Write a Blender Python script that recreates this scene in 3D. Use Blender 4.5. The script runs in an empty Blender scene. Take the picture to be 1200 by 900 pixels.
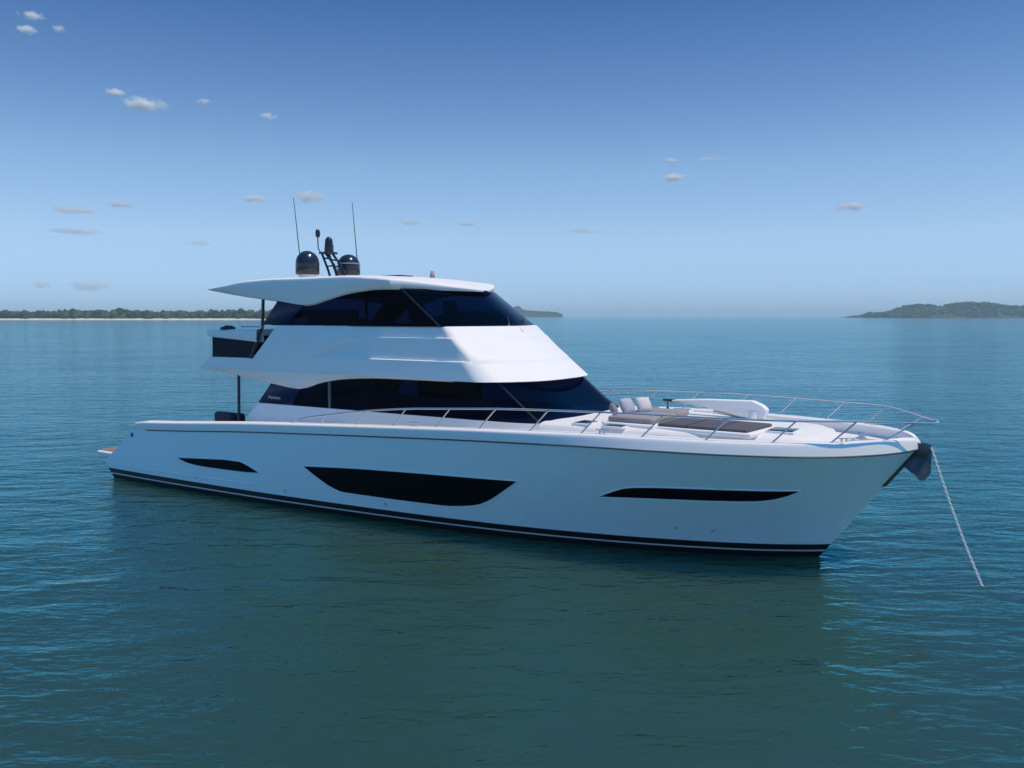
import bpy, bmesh, math, random
from mathutils import Vector, Matrix, Euler, noise

random.seed(7)
scene = bpy.context.scene
col = scene.collection
R = math.radians

# ------------------------------------------------------------------ camera
cam_d = bpy.data.cameras.new('camera')
cam_d.sensor_width = 36.0
cam_d.lens = 30.0
cam_d.clip_start = 0.1
cam_d.clip_end = 30000.0
cam = bpy.data.objects.new('camera', cam_d)
col.objects.link(cam)
cam.location = (0, 0, 5.0)
cam.rotation_euler = (R(90 - 4.574), 0, 0)
scene.camera = cam

# ------------------------------------------------------------------ sky, sun, exposure
SUN_EL = R(66)
SUN_H = Vector((0.925, -0.38, 0)).normalized()          # horizontal direction towards the sun
SUN = Vector((SUN_H.x * math.cos(SUN_EL), SUN_H.y * math.cos(SUN_EL), math.sin(SUN_EL)))

world = bpy.data.worlds.new('World')
scene.world = world
world.use_nodes = True
wn, wl = world.node_tree.nodes, world.node_tree.links
bg = wn['Background']
sky = wn.new('ShaderNodeTexSky')
sky.sky_type = 'NISHITA'
sky.sun_disc = False
sky.sun_elevation = SUN_EL
sky.sun_rotation = math.atan2(SUN_H.x, SUN_H.y)
sky.altitude = 0
sky.air_density = 1.0
sky.dust_density = 0.3
sky.ozone_density = 3.0
# sky tint: pale blue at horizon, bright cyan added overhead to light shaded sides
wtc = wn.new('ShaderNodeTexCoord')
wsep = wn.new('ShaderNodeSeparateXYZ'); wl.new(wtc.outputs['Generated'], wsep.inputs[0])
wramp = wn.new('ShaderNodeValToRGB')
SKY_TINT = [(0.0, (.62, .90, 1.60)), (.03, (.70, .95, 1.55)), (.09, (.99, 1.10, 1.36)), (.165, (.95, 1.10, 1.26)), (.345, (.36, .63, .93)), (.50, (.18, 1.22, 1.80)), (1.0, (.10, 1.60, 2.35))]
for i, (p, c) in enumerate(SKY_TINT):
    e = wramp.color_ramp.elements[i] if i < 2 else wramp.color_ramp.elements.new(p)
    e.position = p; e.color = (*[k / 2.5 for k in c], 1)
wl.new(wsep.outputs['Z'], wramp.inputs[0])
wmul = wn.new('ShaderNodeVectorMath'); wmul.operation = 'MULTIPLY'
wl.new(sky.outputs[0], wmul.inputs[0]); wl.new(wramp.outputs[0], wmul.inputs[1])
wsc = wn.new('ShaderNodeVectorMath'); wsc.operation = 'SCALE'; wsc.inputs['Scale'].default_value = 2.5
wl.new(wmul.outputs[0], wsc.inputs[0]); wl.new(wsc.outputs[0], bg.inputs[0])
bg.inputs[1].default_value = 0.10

sun_d = bpy.data.lights.new('sun', 'SUN')
sun_d.energy = 3.4
sun_d.angle = R(0.53)
sun_d.color = (1.0, 0.76, 0.47)
sun = bpy.data.objects.new('sun', sun_d)
col.objects.link(sun)
sun.location = (30, -20, 60)
sun.rotation_euler = SUN.to_track_quat('Z', 'Y').to_euler()

scene.view_settings.view_transform = 'Standard'
scene.view_settings.look = 'None'
scene.view_settings.gamma = 1.0
scene.view_settings.exposure = 0.0
scene.view_settings.use_curve_mapping = False
scene.cycles.use_denoising = True
scene.cycles.max_bounces = 14
scene.cycles.volume_bounces = 12
scene.cycles.sample_clamp_indirect = 3.0
scene.cycles.blur_glossy = 1.5

# ------------------------------------------------------------------ materials
def mat(name, color, rough=0.5, metal=0.0, coat=0.0, spec=0.5, vary=0.0, vscale=3.0, bump=0.0, bscale=60.0):
    m = bpy.data.materials.new(name)
    m.use_nodes = True
    n, l = m.node_tree.nodes, m.node_tree.links
    b = n['Principled BSDF']
    b.inputs['Base Color'].default_value = (*color, 1)
    b.inputs['Roughness'].default_value = rough
    b.inputs['Metallic'].default_value = metal
    b.inputs['Coat Weight'].default_value = coat
    b.inputs['Coat Roughness'].default_value = 0.03
    b.inputs['Specular IOR Level'].default_value = spec
    if vary > 0 or bump > 0:
        tc = n.new('ShaderNodeTexCoord')
    if vary > 0:
        t = n.new('ShaderNodeTexNoise'); t.inputs['Scale'].default_value = vscale; t.inputs['Detail'].default_value = 6
        l.new(tc.outputs['Object'], t.inputs['Vector'])
        mx = n.new('ShaderNodeMix'); mx.data_type = 'RGBA'
        mx.inputs[6].default_value = (*[c * (1 - vary) for c in color], 1)
        mx.inputs[7].default_value = (*[min(1, c * (1 + vary * 0.6)) for c in color], 1)
        l.new(t.outputs['Fac'], mx.inputs[0]); l.new(mx.outputs[2], b.inputs['Base Color'])
        mr = n.new('ShaderNodeMapRange'); mr.inputs[3].default_value = rough * 0.8; mr.inputs[4].default_value = min(1, rough * 1.25)
        l.new(t.outputs['Fac'], mr.inputs[0]); l.new(mr.outputs[0], b.inputs['Roughness'])
    if bump > 0:
        t2 = n.new('ShaderNodeTexNoise'); t2.inputs['Scale'].default_value = bscale; t2.inputs['Detail'].default_value = 4
        l.new(tc.outputs['Object'], t2.inputs['Vector'])
        bp = n.new('ShaderNodeBump'); bp.inputs['Strength'].default_value = bump; bp.inputs['Distance'].default_value = 0.02
        l.new(t2.outputs['Fac'], bp.inputs['Height']); l.new(bp.outputs[0], b.inputs['Normal'])
    return m

M = {}
M['hull'] = mat('pearl hull paint', (0.72, 0.84, 0.90), 0.28, coat=0.6, vary=0.03, vscale=0.5)
M['white'] = mat('white gelcoat', (0.80, 0.80, 0.80), 0.5, spec=0.25, coat=0.0, vary=0.025, vscale=0.8)
M['deck'] = mat('white deck nonskid', (0.76, 0.755, 0.74), 0.6, vary=0.04, vscale=2.0, bump=0.15, bscale=90)
M['black'] = mat('black boot paint', (0.008, 0.009, 0.012), 0.35, vary=0.3, vscale=4)
M['stripe'] = mat('pale boot stripe', (0.62, 0.60, 0.58), 0.4)
M['glass'] = mat('dark tinted hull glass', (0.002, 0.003, 0.006), 0.03, spec=0.10)
def tinted_glass():
    m = bpy.data.materials.new('tinted cabin glass'); m.use_nodes = True
    n, l = m.node_tree.nodes, m.node_tree.links
    n.remove(n['Principled BSDF'])
    t = n.new('ShaderNodeBsdfTransparent'); t.inputs[0].default_value = (.06, .09, .19, 1)
    g = n.new('ShaderNodeBsdfGlossy'); g.inputs['Roughness'].default_value = .02; g.inputs['Color'].default_value = (.6, .66, .75, 1)
    f = n.new('ShaderNodeFresnel'); f.inputs['IOR'].default_value = 1.15
    x = n.new('ShaderNodeMixShader')
    l.new(f.outputs[0], x.inputs[0]); l.new(t.outputs[0], x.inputs[1]); l.new(g.outputs[0], x.inputs[2])
    l.new(x.outputs[0], n['Material Output'].inputs['Surface'])
    return m
M['cabin_glass'] = tinted_glass()
M['interior'] = mat('dark cabin lining', (0.035, 0.032, 0.03), 0.7, vary=.2, vscale=3)
M['cabin_seat'] = mat('grey cabin upholstery', (0.30, 0.29, 0.28), 0.8)
M['wing'] = mat('navy tinted wing glass', (0.008, 0.016, 0.05), 0.06, spec=0.2)
M['rub'] = mat('dark rubbing strip', (0.07, 0.08, 0.095), 0.4)
M['steel'] = mat('stainless steel tube', (0.66, 0.66, 0.67), 0.26, metal=0.8)
M['dark_steel'] = mat('weathered anchor steel', (0.10, 0.11, 0.125), 0.42, metal=0.7, vary=0.3, vscale=8)
M['post'] = mat('dark blue post paint', (0.02, 0.025, 0.035), 0.3)
M['teak'] = mat('teak planking', (0.34, 0.17, 0.10), 0.55, vary=0.25, vscale=6)
M['navy'] = mat('navy upholstery', (0.02, 0.028, 0.06), 0.7, vary=0.2, vscale=8)
M['smoke'] = mat('smoked acrylic panel', (0.004, 0.006, 0.018), 0.12, spec=.12)
M['pad'] = mat('charcoal sun pad vinyl', (0.085, 0.082, 0.095), 0.65, vary=0.12, vscale=6, bump=0.1, bscale=30)
M['seat'] = mat('taupe seat vinyl', (0.30, 0.275, 0.27), 0.65, vary=0.1, vscale=6, bump=0.1, bscale=30)
M['pillow_white'] = mat('white pillow cloth', (0.62, 0.61, 0.61), 0.85, vary=0.06, vscale=9, bump=0.2, bscale=120)
M['pillow_blue'] = mat('pale blue pillow cloth', (0.40, 0.42, 0.50), 0.85, vary=0.06, vscale=9, bump=0.2, bscale=120)
M['pillow_taupe'] = mat('taupe pillow cloth', (0.24, 0.22, 0.225), 0.85, vary=0.08, vscale=9, bump=0.2, bscale=120)
M['dome'] = mat('black dome plastic', (0.012, 0.014, 0.02), 0.22, coat=0.4)
M['ring'] = mat('grey dome ring', (0.25, 0.26, 0.28), 0.4)
M['hatch'] = mat('smoked hatch glass', (0.012, 0.012, 0.013), 0.08)
M['galv'] = mat('galvanised chain', (0.78, 0.78, 0.79), 0.5, metal=0.1, vary=0.2, vscale=20)
M['mullion'] = mat('dim grey window bar', (0.09, 0.095, 0.11), 0.5)
M['letter'] = mat('silver lettering', (0.55, 0.55, 0.55), 0.4)
M['red'] = mat('pale pink lamp lens', (0.6, 0.38, 0.38), 0.25)

# ------------------------------------------------------------------ mesh helpers
def link_mesh(name, verts, faces, m, parent=None, smooth=True, mats=None, idx=None, angle=35):
    me = bpy.data.meshes.new(name)
    me.from_pydata([tuple(v) for v in verts], [], [tuple(f) for f in faces])
    for mm in (mats or [m]):
        me.materials.append(mm)
    if idx:
        me.polygons.foreach_set('material_index', idx)
    bm = bmesh.new(); bm.from_mesh(me)
    bmesh.ops.remove_doubles(bm, verts=bm.verts, dist=1e-5)
    bmesh.ops.recalc_face_normals(bm, faces=bm.faces)
    bm.to_mesh(me); bm.free()
    me.update()
    if smooth:
        me.polygons.foreach_set('use_smooth', [True] * len(me.polygons))
        me.set_sharp_from_angle(angle=R(angle))
    o = bpy.data.objects.new(name, me)
    col.objects.link(o)
    if parent:
        o.parent = parent
    return o

class MB:
    """collects pieces of one part"""
    def __init__(s): s.v = []; s.f = []
    def add(s, v, f):
        k = len(s.v); s.v += [tuple(p) for p in v]; s.f += [tuple(i + k for i in q) for q in f]; return s
    def box(s, x0, x1, y0, y1, z0, z1, bev=0.02):
        bm = bmesh.new()
        bmesh.ops.create_cube(bm, size=1.0)
        for v in bm.verts:
            v.co = Vector(((x0 + x1) / 2 + v.co.x * (x1 - x0), (y0 + y1) / 2 + v.co.y * (y1 - y0), (z0 + z1) / 2 + v.co.z * (z1 - z0)))
        if bev > 0:
            bmesh.ops.bevel(bm, geom=bm.edges[:], offset=bev, segments=3, profile=0.5, affect='EDGES')
        return s.bm(bm)
    def bm(s, bm, mtx=None):
        bm.verts.index_update()
        vs = [(mtx @ v.co if mtx else v.co.copy()) for v in bm.verts]
        fs = [[v.index for v in f.verts] for f in bm.faces]
        bm.free(); return s.add(vs, fs)
    def prism(s, pts, axis_from, axis_to, bev=0.0):
        """pts: (x,z) outline extruded along y"""
        bm = bmesh.new()
        a = [bm.verts.new((p[0], axis_from, p[1])) for p in pts]
        b = [bm.verts.new((p[0], axis_to, p[1])) for p in pts]
        bm.faces.new(a); bm.faces.new(b[::-1])
        for i in range(len(pts)):
            j = (i + 1) % len(pts); bm.faces.new((a[j], a[i], b[i], b[j]))
        bmesh.ops.recalc_face_normals(bm, faces=bm.faces)
        if bev > 0:
            bmesh.ops.bevel(bm, geom=bm.edges[:], offset=bev, segments=2, profile=0.5, affect='EDGES')
        return s.bm(bm)
    def slab(s, pts, z0, z1, bev=0.0):
        """pts: (x,y) outline extruded up"""
        bm = bmesh.new()
        a = [bm.verts.new((p[0], p[1], z0)) for p in pts]
        b = [bm.verts.new((p[0], p[1], z1)) for p in pts]
        bm.faces.new(a); bm.faces.new(b[::-1])
        for i in range(len(pts)):
            j = (i + 1) % len(pts); bm.faces.new((a[j], a[i], b[i], b[j]))
        bmesh.ops.recalc_face_normals(bm, faces=bm.faces)
        if bev > 0:
            bmesh.ops.bevel(bm, geom=bm.edges[:], offset=bev, segments=3, profile=0.5, affect='EDGES')
        return s.bm(bm)
    def tube(s, pts, r, n=8, closed=False):
        pts = [Vector(p) for p in pts]
        k = len(pts); rs = r if isinstance(r, (list, tuple)) else [r] * k
        vs, fs = [], []
        up = Vector((0.13, 0.21, 0.97))
        for i, p in enumerate(pts):
            a = pts[(i - 1) % k] if closed or i > 0 else p
            b = pts[(i + 1) % k] if closed or i < k - 1 else p
            d = (b - a).normalized()
            u = d.cross(up)
            if u.length < 1e-3: u = d.cross(Vector((1, 0, 0)))
            u.normalize(); w = d.cross(u)
            for j in range(n):
                t = 2 * math.pi * j / n
                vs.append(p + (u * math.cos(t) + w * math.sin(t)) * rs[i])
        for i in range(k if closed else k - 1):
            for j in range(n):
                i2 = (i + 1) % k
                fs.append((i * n + j, i * n + (j + 1) % n, i2 * n + (j + 1) % n, i2 * n + j))
        if not closed:
            fs.append(tuple(range(n))[::-1]); fs.append(tuple((k - 1) * n + j for j in range(n)))
        return s.add(vs, fs)
    def lathe(s, prof, cx, cy, n=24, axis=None):
        vs, fs = [], []
        for (r, z) in prof:
            for j in range(n):
                t = 2 * math.pi * j / n
                vs.append((cx + r * math.cos(t), cy + r * math.sin(t), z))
        for i in range(len(prof) - 1):
            for j in range(n):
                fs.append((i * n + j, i * n + (j + 1) % n, (i + 1) * n + (j + 1) % n, (i + 1) * n + j))
        fs.append(tuple(range(n))[::-1]); fs.append(tuple((len(prof) - 1) * n + j for j in range(n)))
        return s.add(vs, fs)
    def grid(s, rows):
        k = len(s.v); n = len(rows[0])
        for r in rows: s.v += [tuple(p) for p in r]
        for i in range(len(rows) - 1):
            for j in range(n - 1):
                s.f.append((k + i * n + j, k + i * n + j + 1, k + (i + 1) * n + j + 1, k + (i + 1) * n + j))
        return s
    def build(s, name, m, parent=None, smooth=True, angle=35):
        return link_mesh(name, s.v, s.f, m, parent, smooth, angle=angle)

def tag(o, label=None, cat=None, group=None, kind=None):
    if label: o['label'] = label
    if cat: o['category'] = cat
    if group: o['group'] = group
    if kind: o['kind'] = kind
    return o

def empty(name, loc=(0, 0, 0), rz=0.0):
    o = bpy.data.objects.new(name, None); col.objects.link(o)
    o.empty_display_size = 0.5
    o.location = loc; o.rotation_euler = (0, 0, rz)
    return o

def pchip(pts):
    xs = [p[0] for p in pts]; ys = [p[1] for p in pts]; n = len(xs)
    h = [xs[i + 1] - xs[i] for i in range(n - 1)]
    d = [(ys[i + 1] - ys[i]) / h[i] for i in range(n - 1)]
    m = [d[0]] + [0.0] * (n - 2) + [d[-1]]
    for i in range(1, n - 1):
        if d[i - 1] * d[i] > 0:
            w1 = 2 * h[i] + h[i - 1]; w2 = h[i] + 2 * h[i - 1]
            m[i] = (w1 + w2) / (w1 / d[i - 1] + w2 / d[i])
    def f(x):
        if x <= xs[0]: return ys[0]
        if x >= xs[-1]: return ys[-1]
        i = 0
        while x > xs[i + 1]: i += 1
        t = (x - xs[i]) / h[i]
        return ((2 * t**3 - 3 * t**2 + 1) * ys[i] + (t**3 - 2 * t**2 + t) * h[i] * m[i]
                + (-2 * t**3 + 3 * t**2) * ys[i + 1] + (t**3 - t**2) * h[i] * m[i + 1])
    return f

def sstep(x, a, b):
    t = max(0.0, min(1.0, (x - a) / (b - a))); return t * t * (3 - 2 * t)

# ================================================================== WATER
def make_water_material():
    m = bpy.data.materials.new('sea water')
    m.use_nodes = True
    n, l = m.node_tree.nodes, m.node_tree.links
    n.remove(n['Principled BSDF'])
    b = n.new('ShaderNodeSubsurfaceScattering')          # light scattered back out of the water body
    b.falloff = 'BURLEY'; b.inputs['Scale'].default_value = 1.0; b.inputs['Radius'].default_value = (2.0, 3.5, 3.5)
    g = n.new('ShaderNodeBsdfGlossy'); g.inputs['Color'].default_value = (.45, .92, 1.0, 1); g.inputs['Roughness'].default_value = .06
    fr = n.new('ShaderNodeFresnel'); fr.inputs['IOR'].default_value = 1.333
    gm = n.new('ShaderNodeMix'); gm.data_type = 'RGBA'
    gm.inputs[6].default_value = (.05, .86, 1.14, 1); gm.inputs[7].default_value = (.95, 1.0, 1.0, 1)
    gp = n.new('ShaderNodeMath'); gp.operation = 'POWER'; gp.inputs[1].default_value = 1.6
    l.new(fr.outputs[0], gp.inputs[0]); l.new(gp.outputs[0], gm.inputs[0]); l.new(gm.outputs[2], g.inputs['Color'])
    ms = n.new('ShaderNodeMixShader')
    l.new(fr.outputs[0], ms.inputs[0]); l.new(b.outputs[0], ms.inputs[1]); l.new(g.outputs[0], ms.inputs[2])
    l.new(ms.outputs[0], n['Material Output'].inputs['Surface'])
    geo = n.new('ShaderNodeNewGeometry')
    # slow colour drift of the sea bed / plankton
    t0 = n.new('ShaderNodeTexNoise'); t0.inputs['Scale'].default_value = 0.05; t0.inputs['Detail'].default_value = 3
    l.new(geo.outputs['Position'], t0.inputs['Vector'])
    mx = n.new('ShaderNodeMix'); mx.data_type = 'RGBA'
    mx.inputs[6].default_value = (0.018, 0.052, 0.041, 1)
    mx.inputs[7].default_value = (0.034, 0.072, 0.046, 1)
    l.new(t0.outputs['Fac'], mx.inputs[0]); l.new(mx.outputs[2], b.inputs['Color'])
    # wavelets, three sizes, crests running roughly across the breeze
    # wind patches: the small ripples are stronger in some places than in others
    wt = n.new('ShaderNodeTexNoise'); wt.inputs['Scale'].default_value = .09; wt.inputs['Detail'].default_value = 3
    wm = n.new('ShaderNodeMapping'); wm.inputs['Scale'].default_value = (.5, 1, 1); wm.inputs['Location'].default_value = (3, 8, 0)
    l.new(geo.outputs['Position'], wm.inputs['Vector']); l.new(wm.outputs[0], wt.inputs['Vector'])
    wind = n.new('ShaderNodeMapRange'); wind.inputs[1].default_value = .32; wind.inputs[2].default_value = .68
    wind.inputs[3].default_value = .42; wind.inputs[4].default_value = .72
    l.new(wt.outputs['Fac'], wind.inputs[0])
    prev = None
    for sc, st, rot, detail, dist in ((0.2, 0.28, 0.3, 2, 0.6), (1.0, 0.60, 0.10, 3, 0.18), (3.2, 0.62, -0.18, 3, 0.075), (9.0, 0.5, 0.05, 2, 0.025)):
        mp = n.new('ShaderNodeMapping'); mp.inputs['Rotation'].default_value = (0, 0, rot)
        mp.inputs['Scale'].default_value = (0.45, 1.0, 1.0)
        l.new(geo.outputs['Position'], mp.inputs['Vector'])
        t = n.new('ShaderNodeTexNoise'); t.inputs['Scale'].default_value = sc; t.inputs['Detail'].default_value = detail
        t.inputs['Roughness'].default_value = 0.5; t.inputs['Distortion'].default_value = 0.6
        l.new(mp.outputs[0], t.inputs['Vector'])
        bp = n.new('ShaderNodeBump'); bp.inputs['Strength'].default_value = st; bp.inputs['Distance'].default_value = dist
        l.new(t.outputs['Fac'], bp.inputs['Height'])
        l.new(wind.outputs[0], bp.inputs['Strength']) if sc > 1.5 else None
        if prev: l.new(prev.outputs[0], bp.inputs['Normal'])
        prev = bp
    l.new(prev.outputs[0], g.inputs['Normal']); l.new(prev.outputs[0], fr.inputs['Normal'])
    return m

M['water'] = make_water_material()
def make_water():
    radii = [0.0, 4, 8, 12, 16, 20, 25, 32, 40, 50, 65, 85, 110, 150, 220, 340, 520, 800, 1200, 1800, 2700, 4000, 5800, 8000]
    n = 96; vs = [(0, 0, 0)]; fs = []
    for r in radii[1:]:
        for j in range(n):
            t = 2 * math.pi * j / n
            vs.append((r * math.cos(t), 25 + r * math.sin(t), 0))
    for j in range(n): fs.append((0, 1 + j, 1 + (j + 1) % n))
    vs[0] = (0, 25, 0)
    for i in range(len(radii) - 2):
        for j in range(n):
            a = 1 + i * n; b_ = 1 + (i + 1) * n
            fs.append((a + j, b_ + j, b_ + (j + 1) % n, a + (j + 1) % n))
    o = link_mesh('water', vs, fs, M['water'])
    tag(o, 'calm blue green sea with small ripples around the yacht', kind='structure')
make_water()

# ================================================================== YACHT
YO = Vector((-10.79, 28.48, 0.0)); YA = -0.5708
yacht = empty('yacht', YO, YA)
tag(yacht, 'large white enclosed flybridge motor yacht lying at anchor on the sea', 'yacht')
YM = Matrix.Translation(YO) @ Matrix.Rotation(YA, 4, 'Z')

# ---------------------------------------------------------------- hull form
W_ = pchip([(0, 2.82), (.14, 2.86), (.3, 2.82), (.46, 2.66), (.6, 2.42), (.7, 2.15), (.8, 1.72), (.88, 1.22), (.94, .72), (.98, .27), (1, 0.012)])
S_ = pchip([(0, 2.93), (.18, 3.02), (.42, 3.08), (.60, 3.08), (.75, 2.97), (.82, 2.78), (.892, 2.36), (.94, 1.84), (.972, 1.22), (.991, .56), (1, 0.02)])
def xe(z): return 20.43 + (.757 * z if z > 0 else 1.5 * z)
XA = pchip([(0, 0.0), (.2, -.17), (.44, -.36), (.60, -.27), (.93, .25), (1.4, .88), (1.64, 1.12), (2.0, 1.3)])
def xa(z): return XA(z)
ZS = pchip([(0, 1.58), (1.4, 1.63), (6.8, 1.96), (11.2, 2.18), (14.8, 2.33), (17.2, 2.39), (20, 2.40), (22.4, 2.43)])
def hull_b(t, v):
    """half breadth at station t (0 transom, 1 stem) and height fraction v of the sheer"""
    p = 1.0 + 0.35 * sstep(t, 0.55, 0.9)
    w, s = W_(t), S_(t)
    if v < 0: return w * (1 + 0.5 * v)
    return w + (s - w) * (v ** p)
def hull_y(x, z):
    t = max(0, min(1, (x - xa(z)) / (xe(z) - xa(z))))
    return hull_b(t, z / ZS(x))
def hull_ts(n=120):
    return [1 - (1 - i / n) ** 1.7 for i in range(n + 1)]

def make_hull():
    ts = hull_ts()
    levels = [(-.7, None), (-.3, None), (0.0, None), (0.13, None), (0.165, None), (0.30, None)]
    fr = [0.08, .18, .3, .42, .54, .66, .78, .88, .95, 1.0]
    rows = []
    for (z, _) in levels:
        rows.append([(xa(z) + t * (xe(z) - xa(z)), z, t) for t in ts])
    for f in fr:
        row = []
        for t in ts:
            z = 1.9
            for _ in range(6):
                x = xa(z) + t * (xe(z) - xa(z)); z = 0.30 + f * (ZS(x) - 0.30)
            x = xa(z) + t * (xe(z) - xa(z)); row.append((x, z, t))
        rows.append(row)
    vs, fs, idx = [], [], []
    n = len(ts)
    for side in (-1, 1):
        k = len(vs)
        for r in rows:
            for (x, z, t) in r:
                vs.append((x, side * hull_b(t, z / ZS(x)), z))
        for i in range(len(rows) - 1):
            mi = {0: 1, 1: 1, 2: 1, 3: 2, 4: 1}.get(i, 0)
            for j in range(n - 1):
                fs.append((k + i * n + j, k + i * n + j + 1, k + (i + 1) * n + j + 1, k + (i + 1) * n + j)); idx.append(mi)
    half = len(rows) * n
    for i in range(len(rows) - 1):                       # transom
        a, b = i * n, (i + 1) * n
        if i < 10:
            fs.append((a, b, half + b, half + a)); idx.append({0: 1, 1: 1, 2: 1, 3: 2, 4: 1}.get(i, 0))
    for j in range(n - 1):                               # bottom
        fs.append((j, j + 1, half + j + 1, half + j)); idx.append(1)
    o = link_mesh('hull', vs, fs, None, yacht, True, [M['hull'], M['black'], M['stripe']], idx, angle=40)
    return o
hull = make_hull()

def sheer_pt(t, dz=0.0, inset=0.0, side=-1):
    z = 1.9
    for _ in range(6):
        x = xa(z) + t * (xe(z) - xa(z)); z = ZS(x)
    x = xa(z) + t * (xe(z) - xa(z))
    b = max(0.0, S_(t) - inset * (1 if t < .97 else 1))
    return Vector((x, side * b, z + dz))
def sheer_t(x):
    z = ZS(x); return (x - xa(z)) / (xe(z) - xa(z))
GW = 0.235                                               # gunwale height above the sheer

def make_gunwale():
    ts = hull_ts(110)
    prof = [(-0.010, 0.0), (-0.014, 0.03), (-0.026, 0.11), (-0.032, 0.165), (-0.032, 0.205), (-0.014, GW - .008), (0.02, GW), (0.30, GW + 0.004), (0.335, GW - 0.02), (0.345, 0.02), (0.345, -0.08)]
    mb = MB()
    for side in (-1, 1):
        rows = []
        for t in ts:
            p = sheer_pt(t, 0, 0, 1); b = p.y
            # pull the section aft as well near the stem so the bow closes as a rounded nose
            row = []
            for (i, dz) in prof:
                lean = sstep(p.x, 13.5, 18.5) * max(0.0, min(dz, .2)) * .42
                yy = b - i - lean
                xx = p.x
                if yy < 0.0:
                    xx = p.x - max(0, (i - b)) * 0.9; yy = 0.0
                u = min(1.0, max(0.0, (p.x - 1.10) / .65)); e = min(1.0, max(0.0, (22.30 - p.x) / .40))
                f = (.06 + .94 * math.sqrt(1 - (1 - u) ** 2)) * (.30 + .70 * math.sqrt(1 - (1 - e) ** 2))
                row.append((xx, side * yy, p.z + (dz * f if dz > 0 else dz)))
            rows.append(row)
        mb.grid(rows)
    return mb.build('gunwale', M['white'], yacht, angle=50)
make_gunwale()

mb = MB()                                                # dark line under the gunwale
for side in (-1, 1):
    mb.tube([sheer_pt(t, -0.012, -0.004, side) for t in hull_ts(90)[2:-1]], 0.019, 6)
mb.build('rub_rail', M['rub'], yacht)

# low spray strip on the after topsides
mb = MB()
for side in (-1, 1):
    mb.tube([(x, side * (hull_y(x, 0.42 + .011 * x) + .004), 0.42 + .011 * x) for x in [0.05 + .25 * i for i in range(27)]], 0.018, 6)
mb.build('spray_strip', M['hull'], yacht)

# deck
def make_deck():
    mb = MB(); rows = []
    ts = [t for t in hull_ts(90) if sheer_pt(t).x > 5.45]
    for t in ts:
        p = sheer_pt(t, 0, 0, 1); b = max(0.0, p.y - 0.345); x = p.x - max(0, .345 - p.y) * .9
        rows.append([(x, b * k, p.z + 0.0 + 0.05 * (1 - k * k)) for k in (-1, -.8, -.5, -.2, 0, .2, .5, .8, 1)])
    mb.grid(rows)
    return mb.build('deck', M['deck'], yacht)
make_deck()

def make_cockpit():
    mb = MB(); rows = []
    for i in range(13):
        x = 1.25 + (5.5 - 1.25) * i / 12
        b = S_(sheer_t(x)) - 0.345; zt = ZS(x) - 0.06
        rows.append([(x, -b, zt), (x, -b, 0.85), (x, 0, 0.86), (x, b, 0.85), (x, b, zt)])
    mb.grid(rows)
    b = S_(sheer_t(5.5)) - .345
    mb.add([(5.5, -b, .85), (5.5, b, .85), (5.5, b, ZS(5.5) + .03), (5.5, -b, ZS(5.5) + .03)], [(0, 1, 2, 3)])
    b = S_(sheer_t(1.25)) - .345
    mb.add([(1.25, -b, .85), (1.25, b, .85), (1.25, b, 1.3), (1.25, -b, 1.3)], [(0, 1, 2, 3)])
    return mb.build('cockpit', M['deck'], yacht, smooth=False)
make_cockpit()

# swim platform
pl = MB().slab([(-1.75, -2.1), (-1.55, -2.42), (0.4, -2.5), (0.4, 2.5), (-1.55, 2.42), (-1.75, 2.1)], 0.54, 0.66, 0.03).build('swim_platform', M['white'], yacht)
pt = MB()
for i in range(27):
    y = -2.3 + i * 0.17
    pt.box(-1.62, 0.32, y, y + 0.163, 0.655, 0.675, 0.0)
pt.build('teak_deck', M['teak'], pl, smooth=False)
for s in (-1, 1):
    MB().prism([(-0.9, .54), (-0.2, .30), (0.25, .30), (0.25, .54)], s * 1.2 - .09, s * 1.2 + .09, .01).build('lift_arm', M['dark_steel'], pl)
MB().box(1.10, 1.22, -2.94, -2.86, 1.38, 1.50, .012).build('fairlead', M['rub'], yacht)

for (x, z) in ((4.1, .46), (7.6, .44), (10.9, .46), (17.9, .62), (18.6, .60)):
    for side in (-1, 1):
        y = side * (hull_y(x, z) + .004)
        MB().tube([(x + .035 * math.cos(a), y, z + .035 * math.sin(a)) for a in [2 * math.pi * k / 14 for k in range(14)]], .012, 6, closed=True).build('drain_outlet', M['steel'], yacht)
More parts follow.
